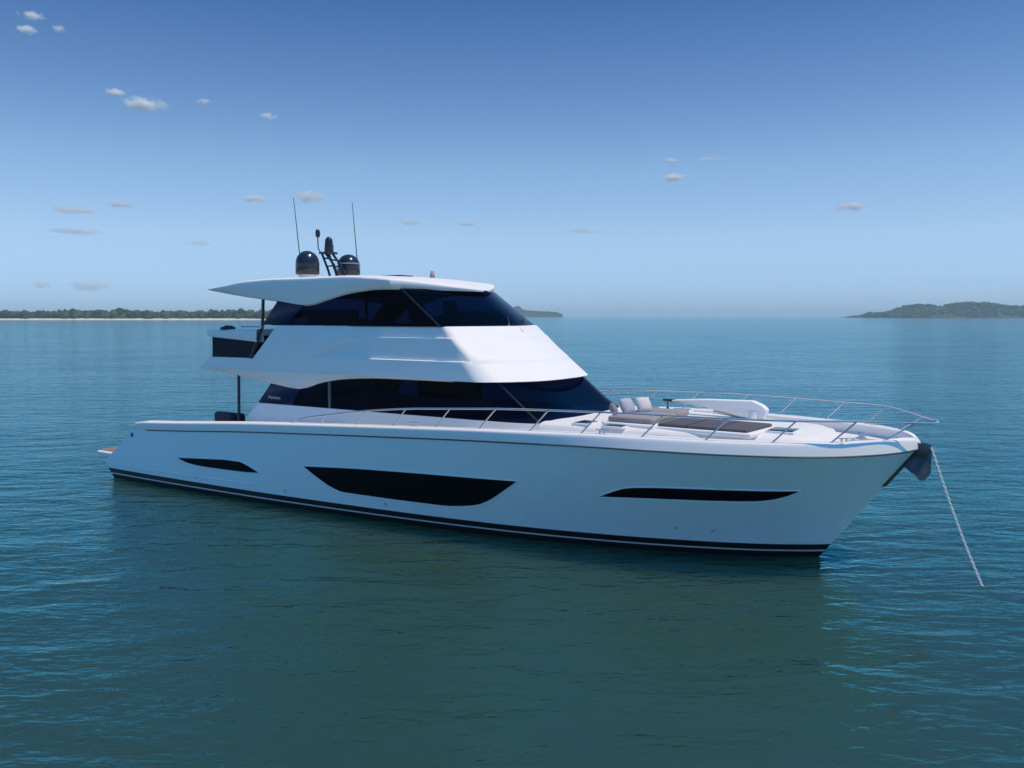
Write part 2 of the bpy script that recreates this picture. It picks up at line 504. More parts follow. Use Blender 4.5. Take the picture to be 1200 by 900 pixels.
# ---------------------------------------------------------------- hull windows
def hull_patch(top, bot, n=40, off=0.006):
    """top / bot: lists of (x,z) running the same way; returns grid rows on the starboard and port skin"""
    ft, fb = pchip(top), pchip(bot)
    x0, x1 = max(top[0][0], bot[0][0]), min(top[-1][0], bot[-1][0])
    out = []
    for side in (-1, 1):
        rows = []
        for i in range(n + 1):
            u = i / n; u = 0.5 - 0.5 * math.cos(math.pi * u)
            x = x0 + (x1 - x0) * u
            za, zb = fb(x), ft(x)
            rows.append([(x, side * (hull_y(x, za + (zb - za) * k / 6) + off), za + (zb - za) * k / 6) for k in range(7)])
        out.append(rows)
    return out
HULLWIN = [
    # aft sliver
    ([(3.27, .952), (4.54, 1.035), (5.6, 1.09), (5.97, 1.09), (6.36, .997), (6.73, .852)],
     [(3.27, .945), (3.76, .825), (4.5, .782), (5.29, .785), (6.09, .795), (6.73, .832)]),
    # big mid window
    ([(8.42, 1.197), (10.26, 1.304), (12.32, 1.377), (13.72, 1.412), (14.7, 1.436)],
     [(8.42, 1.172), (8.83, .92), (9.24, .713), (9.6, .615), (10.36, .606), (11.39, .598), (12.59, .599), (13.06, .64), (13.53, .724), (13.9, .892), (14.29, 1.141), (14.7, 1.416)]),
    # forward sliver
    ([(16.51, 1.247), (16.87, 1.408), (17.16, 1.503), (17.6, 1.55), (18.27, 1.582), (19.22, 1.604), (20.36, 1.628)],
     [(16.51, 1.224), (17.18, 1.258), (17.87, 1.283), (18.84, 1.310), (19.53, 1.340), (19.84, 1.39), (20.08, 1.47), (20.36, 1.61)]),
]
for top, bot in HULLWIN:
    sides = hull_patch(top, bot)
    for rows in sides:
        o = MB().grid(rows).build('hull_window', M['glass'], yacht)
        rim = [r[-1] for r in rows] + [r[0] for r in rows[::-1]]
        MB().tube(rim, 0.013, 6, closed=True).build('window_frame', M['hull'], o)

# ---------------------------------------------------------------- deckhouse and flybridge outlines
def outline(x_aft, w, xc, xf, n=2.6, k1=44, k2=26):
    """half outline from the aft corner forward to the centreline (starboard: y negative)"""
    pts = []
    for i in range(k1):
        pts.append((x_aft + (xc - x_aft) * i / k1, -w))
    for i in range(k2 + 1):
        a = 0.5 * math.pi * i / k2
        c, s_ = math.cos(a), math.sin(a)
        pts.append((xc + (xf - xc) * (s_ ** (2 / n)), -w * (c ** (2 / n)) if i < k2 else 0.0))
    return pts
def outline_v(x_aft, w, xc, xf, p, r=.16, k1=60, k2=36):
    front = lambda y: xf - (xf - xc) * (abs(y) / w) ** p
    pts = [(x_aft + (xc - r - x_aft) * i / k1, -w) for i in range(k1)]
    a, c, b = (xc - r, -w), (xc, -w), (front(w - r), -(w - r))
    for i in range(13):
        t = i / 12
        pts.append(((1 - t)**2 * a[0] + 2 * t * (1 - t) * c[0] + t * t * b[0], (1 - t)**2 * a[1] + 2 * t * (1 - t) * c[1] + t * t * b[1]))
    for i in range(1, k2 + 1):
        y = -(w - r) * (1 - i / k2); pts.append((front(y), y if i < k2 else 0.0))
    return pts
def loop_rows(half, z, shift=None):
    st = []
    for (x, y) in half:
        d = shift(x, z) if shift else 0
        zz = z(x) if callable(z) else z
        st.append((x, y + d, zz))
    return st + [(p[0], -p[1], p[2]) for p in st[-2::-1]]
def loft(rows, aft=True, top=False, bottom=False):
    mb = MB(); mb.grid(rows); n = len(rows[0])
    if aft:
        for i in range(len(rows) - 1):
            mb.add([rows[i][0], rows[i][-1], rows[i + 1][-1], rows[i + 1][0]], [(0, 1, 2, 3)])
    for flag, r in ((top, rows[-1]), (bottom, rows[0])):
        if flag:
            h = n // 2
            for j in range(h):
                mb.add([r[j], r[j + 1], r[n - 2 - j], r[n - 1 - j]], [(0, 1, 2, 3)] if j < h - 1 else [(0, 1, 3)])
    return mb

# lower house: white base below the saloon glass
def zsill(x): return 2.60 + 0.10 * sstep(x, 14.7, 15.15)
HB = lambda x_aft, w, dx: outline(x_aft, w, 13.3 + dx, 15.28 + dx, 4.0)
rows = [loop_rows(HB(5.38, 2.22, 0.10), 1.95), loop_rows(HB(5.45, 2.215, 0.09), 2.2), loop_rows(HB(5.72, 2.18, 0.04), 2.45), loop_rows(HB(5.86, 2.165, 0.02), zsill)]
loft(rows, top=True).build('deckhouse', M['white'], yacht)

# saloon glass
def glass_half(k):                                       # k 0 sill, 1 top
    xaft = 6.35 + 0.75 * k
    return outline(xaft, 2.13 - 0.05 * k, 13.3 - 1.1 * k, 15.26 - 1.15 * k, 4.0)
rows = [loop_rows(glass_half(k), (lambda kk: (lambda x: zsill(x) - .004 + (3.52 - zsill(x)) * kk))(k)) for k in (0, .25, .5, .75, 1)]
gl = loft(rows).build('saloon_glass', M['cabin_glass'], yacht)
# corner pillars of the saloon windscreen
def on_glass(fn, x_target, zlo, ztop, side, off):
    pass
for side in (-1, 1):
    pts = []
    for k in (0, .2, .4, .6, .8, 1):
        x = 14.80 - 1.18 * k
        half = glass_half(k); yb = 0
        for a, b in zip(half, half[1:]):
            if a[0] <= x <= b[0]:
                yb = a[1] + (b[1] - a[1]) * (x - a[0]) / max(1e-6, b[0] - a[0])
        pts.append((x, side * (abs(yb) + 0.0), zsill(x) + (3.5 - zsill(x)) * k))
    MB().tube(pts, 0.028, 6).build('windscreen_pillar', M['black'], gl)
    MB().box(8.52, 8.60, side * 2.125 - .025, side * 2.125 + .025, 2.56, 3.3, .008).build('window_mullion', M['mullion'], gl)
    # dark wing ahead of the cockpit
    MB().prism([(5.87, 2.606), (6.42, 3.19), (7.6, 3.19), (7.2, 2.606)], side * 2.155 - .012, side * 2.155 + .012, .004).build('side_wing', M['wing'], yacht)

# saloon roof overhang fascia (underside swoop) + flybridge deck
low = pchip([(3.58, 3.50), (5.0, 3.33), (6.5, 3.15), (7.45, 3.06), (7.8, 3.11), (8.2, 3.23), (9.0, 3.37), (9.8, 3.43), (10.4, 3.45), (14.6, 3.46)])
def fascia():
    mb = MB()
    xs = [3.62 + (12.6 - 3.62) * i / 60 for i in range(61)]
    for side in (-1, 1):
        mb.grid([[(x, side * 2.30, 3.515), (x, side * 2.295, 3.49), (x, side * (2.20 if x < 9 else 2.2), low(x) + .03 if low(x) < 3.44 else 3.47), (x, side * 2.165, low(x)), (x, side * 2.05, low(x) + .02)] for x in xs])
    h = outline_v(3.62, 2.15, 13.3, 14.40, 3.0)
    b = loop_rows(h, 3.47)
    n = len(b)
    for j in range(n // 2):
        mb.add([b[j], b[j + 1], b[n - 2 - j], b[n - 1 - j]], [(0, 1, 2, 3)] if j < n // 2 - 1 else [(0, 1, 3)])
    mb.build('flybridge_overhang', M['white'], yacht)
fascia()

def fly_body():
    ramp = lambda z: (z - 3.50) / (4.75 - 3.50)
    def half(z, xaft):
        k = ramp(z)
        return outline_v(xaft, 2.29 - 0.09 * k, 13.42 - 1.12 * k, 14.48 - 1.52 * k, 3.0 - 1.6 * k, .20)
    def sh1(x, z):                                       # lower ledge step
        return 0.06 * sstep(x, 8.05, 8.35) * (1 - sstep(x, 12.95, 13.2))
    def sh2(x, z):
        return sh1(x, z) + 0.055 * sstep(x, 9.15, 9.4) * (1 - sstep(x, 12.25, 12.5))
    def shm(x, z):
        k = (z - 3.93) / (4.47 - 3.93)
        return 0.06 * sstep(x, 8.05 + 1.1 * k, 8.35 + 1.1 * k) * (1 - sstep(x, 12.95 - .65 * k, 13.2 - .65 * k))
    rows = []
    rows.append(loop_rows(half(3.49, 3.60), 3.49))
    rows.append(loop_rows(half(3.52, 3.60), 3.515))
    rows.append(loop_rows(half(3.83, 4.02), 3.83))
    rows.append(loop_rows(half(3.835, 5.82), 3.835))
    rows.append(loop_rows(half(3.93, 5.92), 3.93))
    rows.append(loop_rows(half(3.935, 5.925), 3.945, shm))
    for z in (4.1, 4.25, 4.38):
        rows.append(loop_rows(half(z, 5.82 + (z - 3.835)), z, shm))
    rows.append(loop_rows(half(4.47, 6.455), 4.47, shm))
    rows.append(loop_rows(half(4.475, 6.46), 4.485, sh2))
    for z in (4.6, 4.72):
        rows.append(loop_rows(half(z, 5.82 + (z - 3.835)), z, sh2))
    rows.append(loop_rows([(x, y * .985) for x, y in half(4.745, 6.74)], 4.745, sh2))
    loft(rows, top=True).build('flybridge', M['white'], yacht, angle=30)
fly_body()

# flybridge glass
def fglass_half(k):
    return outline_v(6.15 + 0.72 * k * .6 + .25, 2.11 - 0.12 * k, 12.22 - 1.24 * k, 12.90 - 1.12 * k, 1.35, .10)
rows = [loop_rows(fglass_half(k), 4.742 + (5.66 - 4.742) * k) for k in (0, .25, .5, .75, 1)]
fg = loft(rows).build('flybridge_glass', M['cabin_glass'], yacht)
for side in (-1, 1):
    pts = []
    for k in (0, .2, .4, .6, .8, 1):
        x = 12.16 - 1.24 * k
        half = fglass_half(k); yb = 1.9
        for a, b in zip(half, half[1:]):
            if a[0] <= x <= b[0]:
                yb = a[1] + (b[1] - a[1]) * (x - a[0]) / max(1e-6, b[0] - a[0])
        pts.append((x, side * abs(yb), 4.745 + (5.64 - 4.745) * k))
    MB().tube(pts, 0.025, 6).build('windscreen_pillar', M['black'], fg)
    MB().prism([(6.10, 4.755), (6.72, 5.40), (7.75, 5.30), (7.05, 4.755)], side * 2.145 - .012, side * 2.145 + .012, .004).build('side_wing', M['wing'], yacht)
# cabin fittings seen dimly through the tinted glass
MB().slab([(6.7, -2.05), (12.0, -2.05), (12.5, -1.0), (12.7, 0), (12.5, 1.0), (12.0, 2.05), (6.7, 2.05)], 4.750, 4.765).build('wheelhouse_floor', M['interior'], yacht, smooth=False)
MB().slab([(6.9, -1.9), (10.8, -1.9), (11.3, -1.0), (11.5, 0), (11.3, 1.0), (10.8, 1.9), (6.9, 1.9)], 5.56, 5.60).build('wheelhouse_ceiling', M['interior'], yacht, smooth=False)
MB().prism([(11.6, 4.765), (11.5, 5.02), (11.7, 5.06), (12.2, 4.90), (12.3, 4.768)], -1.4, 1.4, .03).build('helm_console', M['interior'], yacht)
for y in (-.75, .75):
    hs = MB().box(10.4, 10.95, y - .28, y + .28, 4.766, 4.95, .05).build('helm_seat', M['cabin_seat'], yacht)
    MB().prism([(10.32, 4.9), (10.22, 5.38), (10.34, 5.42), (10.5, 4.92)], y - .27, y + .27, .04).build('seat_back', M['cabin_seat'], hs)
MB().box(7.6, 9.4, -1.95, -1.45, 4.766, 4.92, .06).box(7.6, 9.4, -2.02, -1.86, 4.90, 5.16, .05).build('wheelhouse_settee', M['cabin_seat'], yacht)
MB().slab([(6.5, -2.08), (14.2, -2.08), (15.0, -1.6), (15.0, 1.6), (14.2, 2.08), (6.5, 2.08)], 2.58, 2.595).build('saloon_floor', M['interior'], yacht, smooth=False)
MB().box(9.0, 10.6, .9, 1.9, 2.60, 3.35, .04).build('saloon_cabinet', M['interior'], yacht)
MB().box(11.2, 13.2, -1.9, -1.3, 2.60, 2.80, .06).box(11.2, 13.2, -2.0, -1.85, 2.78, 3.05, .05).build('saloon_settee', M['cabin_seat'], yacht)
# wipers
for (x, y, r) in ((12.50, -1.05, .45), (12.82, -0.25, .45), (12.52, 0.95, .4)):
    MB().tube([(x + .06, y, 4.75), (x + .05, y + .05, 4.80), (x - .12, y + r * .5, 4.98)], .014, 6).build('wiper', M['post'], fg)

# hardtop
zlo = pchip([(3.95, 5.71), (5.2, 5.54), (6.8, 5.36), (7.45, 5.275), (7.72, 5.255), (8.0, 5.28), (8.5, 5.39), (9.1, 5.52), (9.6, 5.59), (10.3, 5.64), (11.2, 5.63), (12.4, 5.60)])
zcr = pchip([(3.95, 5.75), (4.7, 5.86), (5.5, 5.95), (6.8, 6.00), (9.0, 6.00), (10.1, 5.95), (10.8, 5.88), (11.3, 5.80), (11.7, 5.72), (12.03, 5.64)])
def hardtop():
    mb = MB()
    xs = [3.97 + (10.75 - 3.97) * i / 50 for i in range(51)] + [10.75 + 1.28 * math.sin(.5 * math.pi * i / 30) for i in range(1, 31)]
    rows = []
    for x in xs:
        s = 1.0 if x <= 10.75 else max(0.015, (max(0, 12.03 - x) / 1.28)) ** (1 / 1.3)
        zl, zc = zlo(x), zcr(x)
        zc = max(zc, zl + .03)
        h = zc - zl
        zt = zc + 0.075 * min(1, h / .3)
        sec = [(-1.95, max(zl + .06, 5.50) if zl < 5.5 else zl + .03), (-2.09, zl), (-2.16, zl + .03 * min(1, h / .1)), (-2.24, zl + .5 * h), (-2.26, zl + .84 * h), (-2.245, zl + .94 * h), (-2.18, zc + .005), (-1.9, zc + .35 * (zt - zc)), (-1.0, zc + .8 * (zt - zc)), (0, zt)]
        st = [(x, y * s, z) for y, z in sec]
        rows.append(st + [(x, -p[1], p[2]) for p in st[-2::-1]] + [st[0]])
    mb.grid(rows)
    r = rows[0]; n = len(r)
    mb.f.append(tuple(range(n - 1)))
    mb.add(rows[-1][:-1], [tuple(range(n - 1))])
    return mb.build('hardtop', M['white'], yacht, angle=32)
ht = hardtop()

# aft posts
for side in (-1, 1):
    MB().tube([(6.05, side * 2.06, 5.50), (6.03, side * 2.09, 4.68), (5.93, side * 2.2, 4.30), (5.74, side * 2.27, 3.84)], 0.045, 10).build('hardtop_post', M['post'], yacht)
    MB().tube([(5.07, side * 2.18, 1.92), (5.09, side * 2.16, 3.40)], 0.042, 10).build('deck_post', M['post'], yacht)
    MB().box(4.92, 5.42, side * 2.35 - .26, side * 2.35 + .26, 1.80, 2.03, .03).build('side_step', M['white'], yacht)

# flybridge aft coaming and smoked panels
def coaming():
    mb = MB()
    def ztop(x): return 4.60 + .02 * (x - 4)
    def zb(x): return 4.40 - .062 * (x - 4)
    xs = [4.0 + 1.98 * i / 10 for i in range(11)]
    for side in (-1, 1):
        rows = []
        for x in xs:
            q = lambda zz, x=x: x + (.20 * (zz - 4.28) / .34 if x > 5.9 else 0) - (.06 if x > 5.9 else 0)
            rows.append([(x, side * 2.16, zb(x)), (x, side * 2.25, zb(x) + .01), (x, side * 2.27, zb(x) + .08), (x, side * 2.26, ztop(x) - .05), (x, side * 2.20, ztop(x)), (x, side * 2.02, ztop(x)), (x, side * 2.0, zb(x)), (x, side * 2.16, zb(x))])
        mb.grid(rows)
    prof = [(4.0, 4.40), (3.88, 4.43), (3.84, 4.52), (3.88, 4.58), (4.02, 4.60), (4.2, 4.60), (4.2, 4.40)]
    mb.prism(prof, -2.24, 2.24, .012)
    mb.build('aft_coaming', M['white'], yacht)
    mb = MB()
    for side in (-1, 1):
        mb.prism([(4.04, 3.832), (4.06, 4.41), (5.9, 4.30), (5.72, 3.832)], side * 2.19 - .02, side * 2.19 + .02, .004)
    mb.box(4.03, 4.07, -2.16, 2.16, 3.832, 4.41, 0)
    mb.build('smoked_panel', M['smoke'], yacht, smooth=False)
    MB().tube([(x, -2.12, 4.70) for x in (5.2, 5.7, 6.1)], .02, 8).tube([(5.25, -2.12, 4.62), (5.25, -2.12, 4.70)], .015, 6).tube([(6.0, -2.12, 4.62), (6.0, -2.12, 4.70)], .015, 6).build('grab_rail', M['steel'], yacht)
coaming()
cv = MB()                                                # folded dark cover lying on the coaming
bm = bmesh.new(); bmesh.ops.create_icosphere(bm, subdivisions=3, radius=1.0)
for v in bm.verts:
    k = 1 + .35 * noise.noise(v.co * 2.2)
    v.co = Vector((v.co.x * .26 * k, v.co.y * .16, max(-.25, v.co.z) * .09 * k))
cv.bm(bm, Matrix.Translation((4.6, -2.1, 4.635)))
cvo = cv.build('folded_cover', M['navy'])
cvo.matrix_world = YM
tag(cvo, 'small dark folded cover lying on the aft flybridge coaming', 'cover')

# ---------------------------------------------------------------- roof gear
def dome(x, y, zb, r, h, ring=False):
    d = MB().lathe([(r * .92, zb), (r, zb + .05), (r, zb + h * .45), (r * .95, zb + h * .62), (r * .82, zb + h * .77), (r * .6, zb + h * .90), (r * .32, zb + h * .975), (r * .05, zb + h)], x, y, 32).build('satellite_dome', M['dome'], yacht)
    MB().lathe([(r * .7, zb - .09), (r * .75, zb + .01), (r * .7, zb + .012)], x, y, 20).build('dome_base', M['white'], d)
    if ring:
        MB().lathe([(r * .99, zb + h * .52), (r * 1.025, zb + h * .53), (r * 1.025, zb + h * .575), (r * .985, zb + h * .585)], x, y, 32).build('dome_ring', M['ring'], d)
dome(6.36, -.7, 6.16, .335, .68)
dome(6.62, .7, 6.19, .335, .62, True)
for (x, y, zb, zt, rk) in ((5.74, -.35, 6.1, 8.42, .26), (6.62, 1.1, 6.12, 8.40, .20)):
    a = MB().tube([(x + .03, y, zb), (x, y, zb + .25), (x - rk, y, zt)], [.022, .018, .009], 6).build('whip_antenna', M['post'], yacht)
    MB().lathe([(.05, zb - .06), (.05, zb + .02), (.03, zb + .12)], x + .03, y, 12).build('antenna_base', M['white'], a)
ms = MB()
for y in (-.14, .14):
    ms.tube([(6.70, y, 6.08), (6.62, y, 6.30), (6.38, y, 6.78)], .036, 8)
    ms.tube([(7.02, y, 6.10), (6.85, y, 6.45), (6.52, y, 6.80)], .036, 8)
    ms.tube([(6.62, y, 6.42), (6.86, y, 6.44)], .022, 8)
ms.tube([(6.45, -.14, 6.66), (6.45, .14, 6.66)], .025, 8).tube([(6.75, -.14, 6.6), (6.75, .14, 6.6)], .025, 8)
ms.box(6.30, 6.68, -.2, .2, 6.78, 6.84, .015)
mast = ms.build('radar_mast', M['dome'], yacht)
MB().lathe([(.14, 6.84), (.13, 6.95), (.115, 7.12), (.10, 7.20), (.06, 7.26), (.01, 7.28)], 6.52, 0, 20).box(6.45, 6.62, -.10, .10, 6.84, 7.05, .02).build('thermal_camera', M['dome'], mast)
MB().tube([(6.36, 0, 6.81), (6.18, 0, 6.85), (6.09, 0, 6.96), (6.08, 0, 7.14), (6.08, 0, 7.3)], .018, 8).lathe([(.02, 7.27), (.06, 7.31), (.075, 7.40), (.06, 7.48), (.02, 7.53)], 6.08, 0, 16).build('gps_antenna', M['dome'], mast)
MB().box(8.75, 9.4, -.3, .3, 6.05, 6.10, .02).build('roof_hatch', M['hatch'], ht)
MB().lathe([(.07, 6.0), (.07, 6.10), (.055, 6.12)], 10.3, 0, 16).build('lamp_base', M['ring'], ht)
MB().lathe([(.05, 6.12), (.055, 6.18), (.03, 6.2)], 10.3, 0, 16).build('navigation_light', M['red'], ht)

# lettering on the dark side wing
def lettering(text, size, loc, rot, m, parent):
    cu = bpy.data.curves.new('lettering', 'FONT')
    cu.body = text; cu.size = size; cu.extrude = 0.002; cu.align_x = 'CENTER'; cu.shear = 0.2
    t = bpy.data.objects.new('lettering', cu); col.objects.link(t)
    dg = bpy.context.evaluated_depsgraph_get()
    me = bpy.data.meshes.new_from_object(t.evaluated_get(dg))
    bpy.data.objects.remove(t)
    o = bpy.data.objects.new('lettering', me); col.objects.link(o)
    me.materials.clear(); me.materials.append(m)
    o.parent = parent; o.location = loc; o.rotation_euler = rot
    return o
lettering('Maritimo', 0.13, (6.52, -2.172, 2.74), (R(90), 0, 0), M['letter'], yacht)

# ---------------------------------------------------------------- foredeck
def trunk():
    hw = pchip([(15.0, 2.10), (16.0, 2.02), (17.3, 1.85), (18.6, 1.62), (19.8, 1.25), (20.45, .95)])
    mb = MB(); rows = []
    xs = [14.9 + 5.55 * i / 46 for i in range(47)]
    for x in xs:
        w = hw(x); zt = 2.69 - .02 * sstep(x, 17, 20.4); zd = ZS(x) + .02
        e = sstep(x, 20.1, 20.45); zt2 = zt - .05 * e
        sec = [(-w - .10, zd), (-w - .07, zd + .10), (-w - .03, zt2 - .10), (-w + .02, zt2 - .055), (-w + .12, zt2 - .03), (-w * .55, zt2 - .005), (0, zt2)]
        rows.append([(x, y, z) for y, z in sec] + [(x, -y, z) for y, z in sec[-2::-1]])
    mb.grid(rows)
    r = rows[-1]; mb.add(r + [(20.6, p[1] * .95, ZS(20.6)) for p in r], [(i, i + 1, len(r) + i + 1, len(r) + i) for i in range(len(r) - 1)])
    return mb.build('foredeck_trunk', M['deck'], yacht, angle=40)
tk = trunk()
for (x0, x1, y0, y1, z) in ((15.68, 16.02, -1.98, -1.50, 2.675), (16.40, 16.84, -2.02, -1.36, 2.665), (19.56, 20.06, -.98, -.38, 2.672)):
    for s in ((1, -1) if x0 < 18 else (1,)):
        a, b = sorted((s * y0, s * y1))
        h = MB().box(x0 - .035, x1 + .035, a - .035, b + .035, z - .03, z + .02, .012).build('deck_hatch', M['white'], yacht)
        MB().box(x0, x1, a, b, z + .0, z + .028, .008).build('hatch_glass', M['hatch'], h)

# lounge and sun pad
MB().box(16.25, 17.44, -1.78, .45, 2.62, 2.735, .04).build('lounge_base', M['white'], yacht)
def cushion(x0, x1, y0, y1, z0, z1, bev, sub=3):
    bm = bmesh.new(); bmesh.ops.create_cube(bm, size=1.0)
    for v in bm.verts:
        v.co = Vector(((x0 + x1) / 2 + v.co.x * (x1 - x0), (y0 + y1) / 2 + v.co.y * (y1 - y0), (z0 + z1) / 2 + v.co.z * (z1 - z0)))
    bmesh.ops.bevel(bm, geom=bm.edges[:], offset=bev, segments=4, profile=0.5, affect='EDGES')
    return bm
def yset(o):
    o.matrix_world = YM @ o.matrix_world; return o
o = MB().bm(cushion(16.35, 17.40, -1.70, .40, 2.735, 2.86, .05)).build('lounge_cushion', M['seat']); o.matrix_world = YM
tag(o, 'taupe lounge seat cushion on the foredeck just ahead of the windscreen', 'cushion')
MB().slab([(17.40, -1.68), (19.45, -1.72), (19.62, -.3), (17.40, -.02)], 2.60, 2.70, .03).build('sun_pad_base', M['white'], yacht)
spo = MB().slab([(17.46, -1.60), (19.36, -1.64), (19.50, -.36), (17.46, -.1)], 2.695, 2.765, .03).build('sun_pad', M['pad']); spo.matrix_world = YM
tag(spo, 'flat charcoal sun pad spread on the open foredeck beside the davit', 'sun pad')

for x in (18.12, 18.78):
    MB().tube([(x, -1.605 - .02 * (x - 17.46), 2.71), (x, -1.605 - .02 * (x - 17.46), 2.767), (x, -.2 - .12 * (x - 17.46), 2.767)], .008, 6).build('seam', M['navy'], spo)
for y in (-1.0, -.3):
    MB().tube([(16.40, y, 2.861), (17.38, y, 2.861), (17.402, y, 2.80)], .008, 6).build('seam', M['pillow_taupe'], o)
def pillow(name, m, label, loc, rx, rz, w, h, d):
    bm = bmesh.new(); bmesh.ops.create_cube(bm, size=2.0)
    bmesh.ops.subdivide_edges(bm, edges=bm.edges[:], cuts=7, use_grid_fill=True)
    for v in bm.verts:
        x, y, z = v.co
        bulge = (1 - abs(y) ** 2.6) * (1 - abs(z) ** 2.6)
        pinch = 1 - .10 * (abs(y) * abs(z)) ** 0.5 * (0.4 if abs(y) * abs(z) > .9 else 1)
        v.co = Vector((x * d * (.12 + .88 * max(0, bulge) ** .55), y * w * pinch, z * h * pinch))
    o = MB().bm(bm).build(name, m, angle=80)
    o.matrix_world = YM @ Matrix.Translation(loc) @ Euler((0, rx, rz)).to_matrix().to_4x4()
    tag(o, label, 'pillow', 'pillows on the foredeck lounge')
pillow('pillow', M['pillow_taupe'], 'small dark taupe pillow nearest the windscreen edge of the lounge', (16.36, -1.42, 2.97), R(-24), R(24), .17, .15, .08)
pillow('pillow', M['pillow_blue'], 'pale blue grey pillow in the middle of the lounge', (16.50, -1.02, 3.01), R(-26), R(-8), .23, .20, .10)
pillow('pillow', M['pillow_white'], 'bright white pillow at the far end of the lounge', (16.68, -.55, 3.01), R(-26), R(-28), .20, .19, .10)

# crane davit on the far side of the foredeck
dv = MB().lathe([(.24, 2.45), (.24, 2.6), (.19, 2.66), (.17, 2.85)], 18.72, 1.0, 24).build('davit_pedestal', M['white'], yacht)
MB().prism([(16.75, 3.005), (16.78, 2.965), (17.55, 2.90), (17.75, 2.83), (18.0, 2.80), (18.45, 2.70), (18.85, 2.66), (18.97, 2.74), (19.02, 2.90), (18.90, 3.00), (18.68, 3.085), (17.6, 3.065)], .86, 1.12, .035).build('davit_boom', M['white'], dv)
MB().tube([(17.75, .99, 2.78), (18.1, .99, 2.74), (18.6, .99, 2.64)], .035, 8).build('davit_ram', M['steel'], dv)
MB().box(16.52, 16.80, .9, 1.08, 2.96, 3.02, .02).tube([(16.62, .99, 2.96), (16.62, .99, 2.80)], .012, 6).lathe([(.03, 2.74), (.04, 2.78), (.03, 2.82)], 16.62, .99, 10).build('davit_hook', M['dome'], dv)

# bow gear
MB().box(20.95, 21.5, -.3, .3, 2.42, 2.50, .02).build('windlass_plate', M['steel'], yacht)
MB().lathe([(.12, 2.5), (.12, 2.56), (.07, 2.58), (.06, 2.64), (.11, 2.67), (.1, 2.70)], 21.2, -.12, 20).build('windlass', M['steel'], yacht)
def cleat(x, y, z, rz):
    o = MB().tube([(-.14, 0, .085), (-.08, 0, .075), (.08, 0, .075), (.14, 0, .085)], [.012, .018, .018, .012], 8).tube([(-.05, 0, 0), (-.045, 0, .075)], .018, 8).tube([(.05, 0, 0), (.045, 0, .075)], .018, 8).build('cleat', M['steel'], yacht)
    o.location = (x, y, z); o.rotation_euler = (0, 0, rz)
for s in (-1, 1):
    for x in (11.95, 16.75, 21.15):
        p = sheer_pt(sheer_t(x), GW, .23, s)
        cleat(x, p.y, p.z, -s * .02 if x < 18 else -s * R(38))

# vents on the foredeck side
for s in (-1, 1):
    MB().box(17.55, 17.78, s * 1.98 - .05, s * 1.98 + .05, 2.47, 2.56, .02).build('deck_vent', M['ring'], yacht)

# bow rail
def rail():
    xb = [9.0, 10.15, 11.34, 12.6, 13.8, 15.1, 16.3, 17.6, 18.83, 20.0, 20.95, 21.75]
    dx = [.13, .32, .38, .40, .44, .44, .44, .44, .42, .42, .44, .46]
    hh = [.23, .36, .43, .45, .47, .47, .46, .45, .44, .43, .43, .42]
    for s in (-1, 1):
        mb = MB(); tops = []
        p0 = sheer_pt(sheer_t(7.9), GW, .2, s)
        tops.append(p0); tops.append(sheer_pt(sheer_t(8.4), GW + .13, .2, s))
        for x, d, h in zip(xb, dx, hh):
            b = sheer_pt(sheer_t(x), GW - .01, .2, s)
            tp = Vector((x + d, b.y + (-.03 * s if x < 18 else s * (-.05)), b.z + h))
            if x > 21.5: tp = Vector((22.24, s * .62, 2.985))
            tops.append(tp)
            st = MB().tube([b, b + (tp - b) * .5, tp], .016, 8).lathe([(.04, b.z - .005), (.04, b.z + .012)], b.x, b.y, 12).build('rail_stanchion', M['steel'], yacht)
        tops.append(Vector((22.48, s * .30, 2.965))); tops.append(Vector((22.56, 0, 2.955)))
        # smooth the run
        pts = []
        for i in range(len(tops) - 1):
            a0, a1, a2, a3 = tops[max(0, i - 1)], tops[i], tops[i + 1], tops[min(len(tops) - 1, i + 2)]
            for k in range(5):
                t = k / 5
                pts.append(.5 * ((2 * a1) + (a2 - a0) * t + (2 * a0 - 5 * a1 + 4 * a2 - a3) * t * t + (3 * a1 - a0 - 3 * a2 + a3) * t**3))
        pts.append(tops[-1])
        mb.tube(pts, .021, 8).build('bow_rail', M['steel'], yacht)
rail()

# stem plate, roller and anchor
stem = MB()
rows = []
for i in range(9):
    z = 1.62 + .8 * i / 8; x = xe(z)
    rows.append([(x - .05, -hull_y(x - .05, z) - .012, z), (x + .012, -.035, z), (x + .025, 0, z), (x + .012, .035, z), (x - .05, hull_y(x - .05, z) + .012, z)])
stem.grid(rows).build('stem_guard', M['dark_steel'], yacht)
rl = MB()
for s in (-1, 1):
    rl.prism([(21.80, 2.60), (22.20, 2.555), (22.44, 2.50), (22.47, 2.40), (22.36, 2.26), (22.15, 2.33), (21.80, 2.50)], s * .10 - .012, s * .10 + .012, .005)
rl.tube([(22.40, -.11, 2.40), (22.40, .11, 2.40)], .055, 14)
rl.build('bow_roller', M['dark_steel'], yacht)
an = MB()
an.prism([(22.06, 2.36), (22.44, 2.46), (22.475, 2.36), (22.45, 1.98), (22.37, 1.97), (22.30, 2.24), (22.06, 2.26)], -.035, .035, .008)
